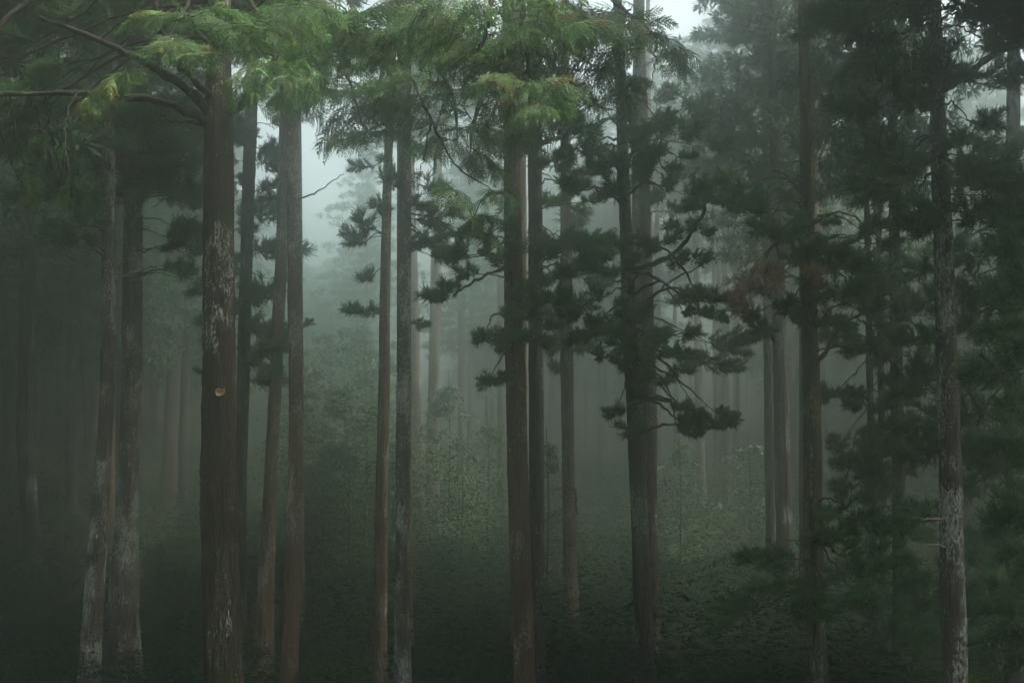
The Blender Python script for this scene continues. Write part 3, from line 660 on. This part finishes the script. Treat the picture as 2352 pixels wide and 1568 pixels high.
t23.limb([t23.axis(zt(850, 18))[:3], pix(1900, 800, 17.7), pix(1930, 750, 17.5), pix(1990, 715, 17)], .045, .02, M_BARK['mossy'])
t23.limb([t23.axis(zt(640, 18))[:3], pix(1950, 600, 17), pix(2000, 555, 16.5), pix(1980, 510, 16.4), pix(1945, 482, 16.3)], .03, .006, M_DEADTWIG)
t21 = Tree('cedar_tree', 'hazy cedar with many thin rising limbs, behind the mossy ochre cedar', [(1838, 300, 14), (1845, 480, 20), (1848, 700, 24), (1850, 1200, 28)], 29, 'dark', 21, G_MID, seed=321)
for (x0, y0, x1, y1) in ((1850, 470, 1760, 150), (1850, 440, 1800, 60), (1850, 470, 1690, 260), (1845, 330, 1880, 60), (1850, 430, 1930, 180), (1850, 500, 1660, 330), (1845, 400, 1830, 130), (1850, 520, 1720, 380), (1850, 480, 1960, 300), (1845, 350, 1740, 40)):
    a = t21.axis(zt(y0, 29))[:3]; b = pix(x1, y1, 29 + t21.rng.uniform(-2, 2)); m_ = a * .5 + b * .5 + np.array([(b[0] - a[0]) * .12, 0, -.35])
    t21.limb([a, m_, b], .05, .01); t21.boughs('ced', 28.5, (x1, y1, 90), (x1 - 25, y1 + 50, 70), (x1 * .7 + x0 * .3 + 20, y1 * .7 + y0 * .3, 70), near=True)
t24 = Tree('cedar_tree', 'white-flecked cedar at the right edge with peeling red bark, tallest visible trunk there', [(2146, 20, 30), (2150, 150, 32), (2155, 300, 35), (2166, 550, 41), (2174, 800, 46), (2180, 1000, 48), (2186, 1250, 50), (2194, 1568, 54)], 14.5, 'pale', 22, G_NEAR, crown=2, crown_z=16)
t24.whorl(0, 220, 6, 190, size=(120, 190), kind='fin'); t24.whorl(320, 560, 9, 150, size=(100, 160), kind='fin')
t24.boughs('fin', 13.4, (2020, 110, 150), (1965, 60, 140), (2060, 190, 150), (1985, 260, 130), (2060, 350, 150), (2020, 430, 130), (2250, 290, 120), (2290, 60, 180), (2250, 20, 180), (2300, 430, 170), (2240, 490, 150), (2330, 520, 180), (2120, 530, 140), (2085, 470, 140), (2090, 40, 170), (1990, 10, 150), (2110, 250, 120), (2100, 390, 120), (2200, 180, 110), (2210, 400, 120), (2190, 330, 110))
t24.limb([t24.axis(zt(210, 14.5))[:3], pix(2220, 175, 14.3), pix(2290, 120, 14), pix(2360, 90, 13.8)], .06, .03)
t24.limb([t24.axis(zt(1193, 14.5))[:3], pix(2110, 1190, 14.3), pix(2060, 1195, 14.2)], .018, .004, M_DEADTWIG)
t24.limb([t24.axis(zt(1255, 14.5))[:3], pix(2140, 1250, 14.3), pix(2108, 1245, 14.2)], .014, .004, M_DEADTWIG)
# dark young cedar low on the right
t27 = Tree('young_cedar', 'low dark young cedar spreading in the shade, bottom right', [(1868, 1180, 12), (1872, 1350, 16), (1880, 1568, 20)], 13.2, 'dark', 5.2, G_NEAR, seed=77)
t27.boughs('fin', 13.0, (1800, 1290, 120), (1870, 1235, 120), (1940, 1200, 120), (2005, 1205, 100), (2010, 1280, 110), (1950, 1290, 120), (1720, 1385, 100), (1790, 1350, 110), (1700, 1420, 80), (1880, 1350, 120), (1960, 1360, 110), (1840, 1400, 110), (1880, 1180, 80))
# dark trees of the right-hand edge
t26 = Tree('cedar_tree', 'deep-shaded cedar filling the right border with black needle boughs', [(2420, 20, 40), (2415, 600, 50), (2420, 1568, 60)], 12.5, 'dark', 20, G_NEAR, seed=88, crown=3, crown_z=10.5)
t26.boughs('fin', 11.5, (2405, 360, 73), (2360, 570, 164), (2400, 650, 180), (2340, 700, 164), (2380, 800, 196), (2320, 860, 180), (2390, 930, 196), (2340, 1010, 196), (2400, 1090, 205), (2350, 1180, 196), (2400, 1280, 205), (2370, 1400, 213), (2410, 1500, 213), (2410, 470, 122), (2310, 770, 147), (2420, 40, 164))
t28 = Tree('cedar_tree', 'shaded cedar behind the white-flecked right trunk, boughs down to the bottom corner', [(2330, 20, 26), (2325, 600, 32), (2330, 1568, 38)], 19, 'dark', 22, G_NEAR, seed=91, crown=1, crown_z=13)
t28.boughs('fin', 17, (2200, 560, 140), (2230, 680, 150), (2140, 620, 120), (2120, 780, 120), (2215, 860, 140), (2130, 980, 130), (2220, 1030, 150), (2130, 1180, 130), (2120, 1330, 130), (2225, 1280, 140), (2140, 1450, 140), (2340, 600, 150), (2350, 760, 150), (2345, 1000, 150))
t28.boughs('fin', 18, (2280, 420, 130), (2340, 520, 160), (2250, 600, 150), (2320, 680, 180), (2240, 760, 150), (2300, 840, 180), (2350, 930, 170), (2250, 960, 160), (2310, 1060, 180), (2240, 1120, 150), (2340, 1190, 180), (2270, 1240, 170), (2310, 1340, 180), (2230, 1380, 150), (2340, 1460, 180), (2270, 1500, 170), (2350, 330, 110), (2150, 700, 130), (2120, 900, 120), (2130, 1050, 120))
for x, wd, D, lb in ((2000, 15, 22, 'thin black stem, leftmost of three in the shade left of the white-flecked right trunk'), (2026, 15, 23, 'thin black stem, middle of three in the shade left of the white-flecked right trunk'), (2062, 28, 21, 'wider black trunk, rightmost of three in the shade left of the white-flecked right trunk')):
    t = Tree('cedar_tree', lb, [(x - 6, 650, wd * .9), (x, 1000, wd), (x + 5, 1400, wd * 1.1)], D, 'dark', 20, 'shaded stems at the right', crown=x % 4, crown_z=9.5, cw=.5)
    t.boughs('ced', D - 1.5, *[(x + t.rng.uniform(-110, 90), t.rng.uniform(600, 1420), t.rng.uniform(80, 130)) for _ in range(18)])

# hazy trunks, each placed where the photograph shows it
MID = [
    ([(72, 430, 30), (62, 700, 33), (58, 1000, 35), (75, 1280, 40)], 29, 'dark', 'faint dark trunk nearest the left edge'),
    ([(230, 500, 20), (215, 800, 22), (210, 1100, 24)], 36, 'dark', 'dim thin trunk touching the left side of the slim bent cedar'),
    ([(412, 600, 28), (402, 800, 32), (390, 1050, 34), (378, 1280, 40)], 34, 'red', 'faded reddish trunk alone in fog left of the thick dark cypress'),
    ([(432, 640, 14), (424, 850, 15), (415, 1100, 16)], 44, 'brown', 'very faint slim trunk close right of the faded reddish one'),
    ([(948, 550, 20), (955, 850, 22), (965, 1300, 26)], 33, 'brown', 'hazy trunk immediately right of the lichen-white slender one'),
    ([(1003, 520, 24), (998, 850, 27), (990, 1350, 30)], 32, 'brown', 'hazy straight trunk standing free between the white slender trunk and the centre pair'),
    ([(1085, 700, 14), (1080, 1000, 15), (1076, 1300, 16)], 50, 'dark', 'barely visible thin trunk midway to the centre pair'),
    ([(1150, 560, 17), (1152, 900, 19), (1156, 1300, 22)], 37, 'red', 'hazy reddish trunk peeking out left of the thickest centre trunk'),
    ([(1605, 880, 20), (1610, 1100, 22), (1618, 1350, 24)], 38, 'brown', 'hazy trunk below the lowest bright needle tuft'),
    ([(1642, 800, 11), (1646, 1100, 12), (1650, 1350, 13)], 44, 'brown', 'thinnest hazy trunk of the row left of the twin trunks'),
    ([(1666, 800, 18), (1668, 1100, 20), (1672, 1350, 22)], 39, 'red', 'hazy trunk third in the row left of the twin trunks'),
    ([(1690, 800, 15), (1694, 1100, 16), (1698, 1350, 17)], 42, 'red', 'hazy trunk of the row nearest to the twin trunks'),
    ([(1762, 560, 20), (1766, 850, 23), (1772, 1250, 26)], 29, 'dark', 'left slimmer one of the twin hazy trunks'),
    ([(1783, 480, 28), (1792, 850, 33), (1802, 1250, 38)], 26, 'dark', 'right thicker one of the twin hazy trunks'),
    ([(1895, 850, 18), (1900, 1250, 20)], 36, 'dark', 'dim trunk in the gap right of the mossy ochre cedar'),
    ([(1552, 900, 12), (1556, 1300, 13)], 50, 'brown', 'faint slim trunk right of the hazy reddish one'),
    ([(1380, 950, 13), (1384, 1300, 14)], 48, 'dark', 'faint slim trunk between hazy straight cedar and tufted cedar'),
    ([(1118, 800, 11), (1122, 1250, 12)], 54, 'dark', 'ghostly slim trunk left of the centre pair'),
    ([(840, 820, 11), (838, 1200, 13)], 46, 'dark', 'ghostly slim trunk left of the thin brown cedar'),
    ([(130, 650, 18), (120, 1000, 20)], 40, 'dark', 'ghostly dark trunk between left edge and the slim bent cedar'),
]
for i, (pts, D, bk, lb) in enumerate(MID):
    D = D * (1.5 if D > 30 else 1.1)
    t = Tree('cedar_tree', lb, pts, D, bk, 22 + (i * 37 % 6), G_MID, crown=i, crown_z=(17. if 900 < pts[0][0] < 1750 else 9.5) + (i * 13 % 4), fine=D < 44)

# ------------------------------------------------------------------ background forest
rng = np.random.default_rng(99)
def gap(x):       # the clearing behind the bright gap
    return 540 < x < 1000 or 1480 < x < 1770
n = 0
for i in range(215):
    D = 62 + 70 * rng.random() ** 1.1; x = rng.uniform(-250, 2600)
    if gap(x) or (900 < x < 1760 and D < 80 and i % 3): continue
    hh = rng.uniform(17, 25); wd = rng.uniform(.28, .45) * F / D
    t = Tree('distant_cedar', 'far cedar dissolving into grey fog behind the nearer trunks', [(x, 700, wd), (x + rng.normal(0, 6), 1100, wd * 1.1)], D, 'brown', hh + 1, G_FAR, seed=200 + i, crown=i, crown_z=rng.uniform(4.5, 9), fine=False); n += 1
# lower, further trees closing the foot of the gap
for i, (x, D, top) in enumerate(((640, 104, 24), (705, 112, 19), (755, 100, 18), (800, 106, 22), (850, 96, 24), (722, 122, 20), (780, 126, 22), (670, 84, 14), (735, 80, 12.5), (810, 76, 14), (615, 112, 25), (690, 95, 17), (765, 90, 15))):
    Tree('distant_cedar', 'small far cedar below the bright gap in the fog', [(x, 800, 9), (x, 1100, 10)], D, 'brown', top, 'small cedars below the bright gap', seed=400 + i, crown=i, crown_z=2.5, fine=False)
# added cedars rooted out of view: their crowns shade the fog and foreground
for i, (X, D, top, cz) in enumerate(((-2.8, 3.4, 20, 8.6), (-6.4, 7.6, 21, 9.8), (-8.5, 8, 22, 8.5), (-10.5, 12, 23, 9), (-9, 17.5, 22, 9.5), (-14, 17, 23, 9), (-14.5, 23, 24, 8.5), (-19, 26, 24, 8), (-24, 33, 24, 8), (-21, 31, 24, 9), (-27, 38, 24, 8), (-30, 28, 24, 8),
                                    (3.0, 3.8, 20, 8.6), (6.9, 9.2, 22, 10.3), (8.3, 13.2, 22, 10.4), (6.5, 3, 22, 8), (8.5, 10, 22, 8.5), (10.5, 15, 23, 8.5), (12.5, 20, 23, 8), (16.5, 26, 24, 8), (20.5, 31, 24, 8), (22, 34, 24, 8), (25, 40, 24, 8), (22, 27, 24, 8))):
    x = 1176 + X / D * F
    Tree('cedar_tree', 'added cedar rooted out of view at the left, shading the fog' if X < 0 else 'added cedar rooted out of view at the right, shading the fog', [(x, 500, .34 * F / D), (x + 3, 1100, .38 * F / D)], D, 'dark', top, 'added shade cedars out of view', seed=500 + i, crown=i, crown_z=cz, fine=False)
for i, (x, D, cz) in enumerate(((505, 22, 14), (505, 30, 15), (505, 38, 18), (680, 26, 16), (680, 34, 19), (927, 24, 15.5), (927, 32, 18.5), (1190, 23, 15), (1195, 30, 17.5), (1200, 38, 21), (1232, 26, 16), (1466, 26, 16), (1468, 33, 19), (1490, 40, 21), (1866, 25, 16), (300, 28, 13), (250, 36, 14), (1795, 44, 19))):  # added behind nearer trunks so their crowns block light from overhead
    Tree('cedar_tree', 'added cedar hidden behind a nearer trunk, its high crown shading the wood', [(x, 500, .3 * F / D), (x + 2, 1100, .33 * F / D)], D, 'brown', min(cz + 10, 27), 'added roof cedars of the middle distance', seed=700 + i, crown=i, crown_z=cz, fine=False)
for i in range(64):  # side cedars added so their low crowns darken the fog
    D = rng.uniform(36, 78); x = rng.uniform(-350, 520) if i % 2 else rng.uniform(1930, 2750); x = x + 520 if 1900 < x < 2440 and (D < 50 or x < 2080) else x; wd = rng.uniform(.3, .42) * F / D
    Tree('distant_cedar', 'added dark cedar shading the fog at the left' if i % 2 else 'added dark cedar shading the wood at the right', [(x, 700, wd), (x + rng.normal(0, 8), 1100, wd * 1.1)], D, 'dark', rng.uniform(19, 26), 'added shade cedars of the sides', seed=600 + i, crown=i, crown_z=rng.uniform(6, 9), fine=False)
for i, (x, D, top) in enumerate(((1510, 66, 26), (1585, 84, 27), (1650, 70, 25), (1715, 88, 27), (1760, 74, 26), (1390, 78, 27))):
    Tree('distant_cedar', 'tall pale cedar in the bright mist at the upper right', [(x, 600, .32 * F / D), (x + 4, 1100, .36 * F / D)], D, 'brown', top, 'tall pale cedars in the bright mist', seed=800 + i, crown=i, crown_z=12 + i % 3, fine=False)
# leafy saplings in the mist
SAP = [(705, 800, 44, 1.6), (760, 760, 48, 1.8), (820, 740, 50, 2.), (880, 780, 46, 1.6), (690, 960, 38, 1.4), (770, 1060, 35, 1.3), (870, 1000, 37, 1.4), (720, 1120, 33, 1.1), (1120, 1000, 45, 1.5), (980, 1000, 44, 1.5), (740, 1010, 33, 1.3), (790, 900, 36, 1.5), (840, 960, 34, 1.2), (720, 860, 40, 1.6), (800, 1060, 31, 1.0), (850, 820, 42, 1.7), (1060, 1040, 37, 1.1), (1255, 1060, 30, .7), (1560, 1060, 36, 1.2), (1720, 1060, 38, 1.3), (1030, 900, 42, 1.5), (900, 1050, 36, 1.2)]
for i, (x, y, D, k) in enumerate(SAP):
    P = pix(x, y, D); gz = float(ground_z(P[0], D)); H = max(1.5, (P[2] + 1.2 - gz)); e = empty('leafy_sapling', (P[0], D, gz))
    tag(e, 'pale misty broadleaf sapling under the bright gap' if 700 < x < 910 else 'dim broadleaf sapling between the hazy trunks', 'sapling', 'leafy saplings in the mist')
    V, Q = sweep(spline([(0, 0, -.1), (.06, .03, H * .5), (0, 0, H * .95)], 12), np.linspace(.045, .012, 12), 8); obj('stem', raw_mesh('stem', V, Q, [M_BARK['brown']], smooth_shade=True), e)
    f = obj('foliage', BROAD[i % 3], e); f.scale = (k * 1.1, k * 1.1, H / 4.); f.rotation_euler = (0, 0, i * 1.3)

# ------------------------------------------------------------------ haze
bpy.ops.mesh.primitive_cube_add(size=1)
hz = bpy.context.object; hz.name = 'haze'; hz.location = (0, 60, 13); hz.scale = (304, 284, 32)
m = bpy.data.materials.new('haze'); m.use_nodes = True; n = m.node_tree.nodes; n.clear()
out = n.new('ShaderNodeOutputMaterial'); pv = n.new('ShaderNodeVolumePrincipled')
pv.inputs['Color'].default_value = (.82, .905, .875, 1); pv.inputs['Density'].default_value = HAZE_DENSITY; pv.inputs['Anisotropy'].default_value = HAZE_G
m.node_tree.links.new(pv.outputs[0], out.inputs['Volume'])
hz.data.materials.append(m); tag(hz, 'pale grey-green fog hanging through the whole forest', 'fog', kind='stuff')
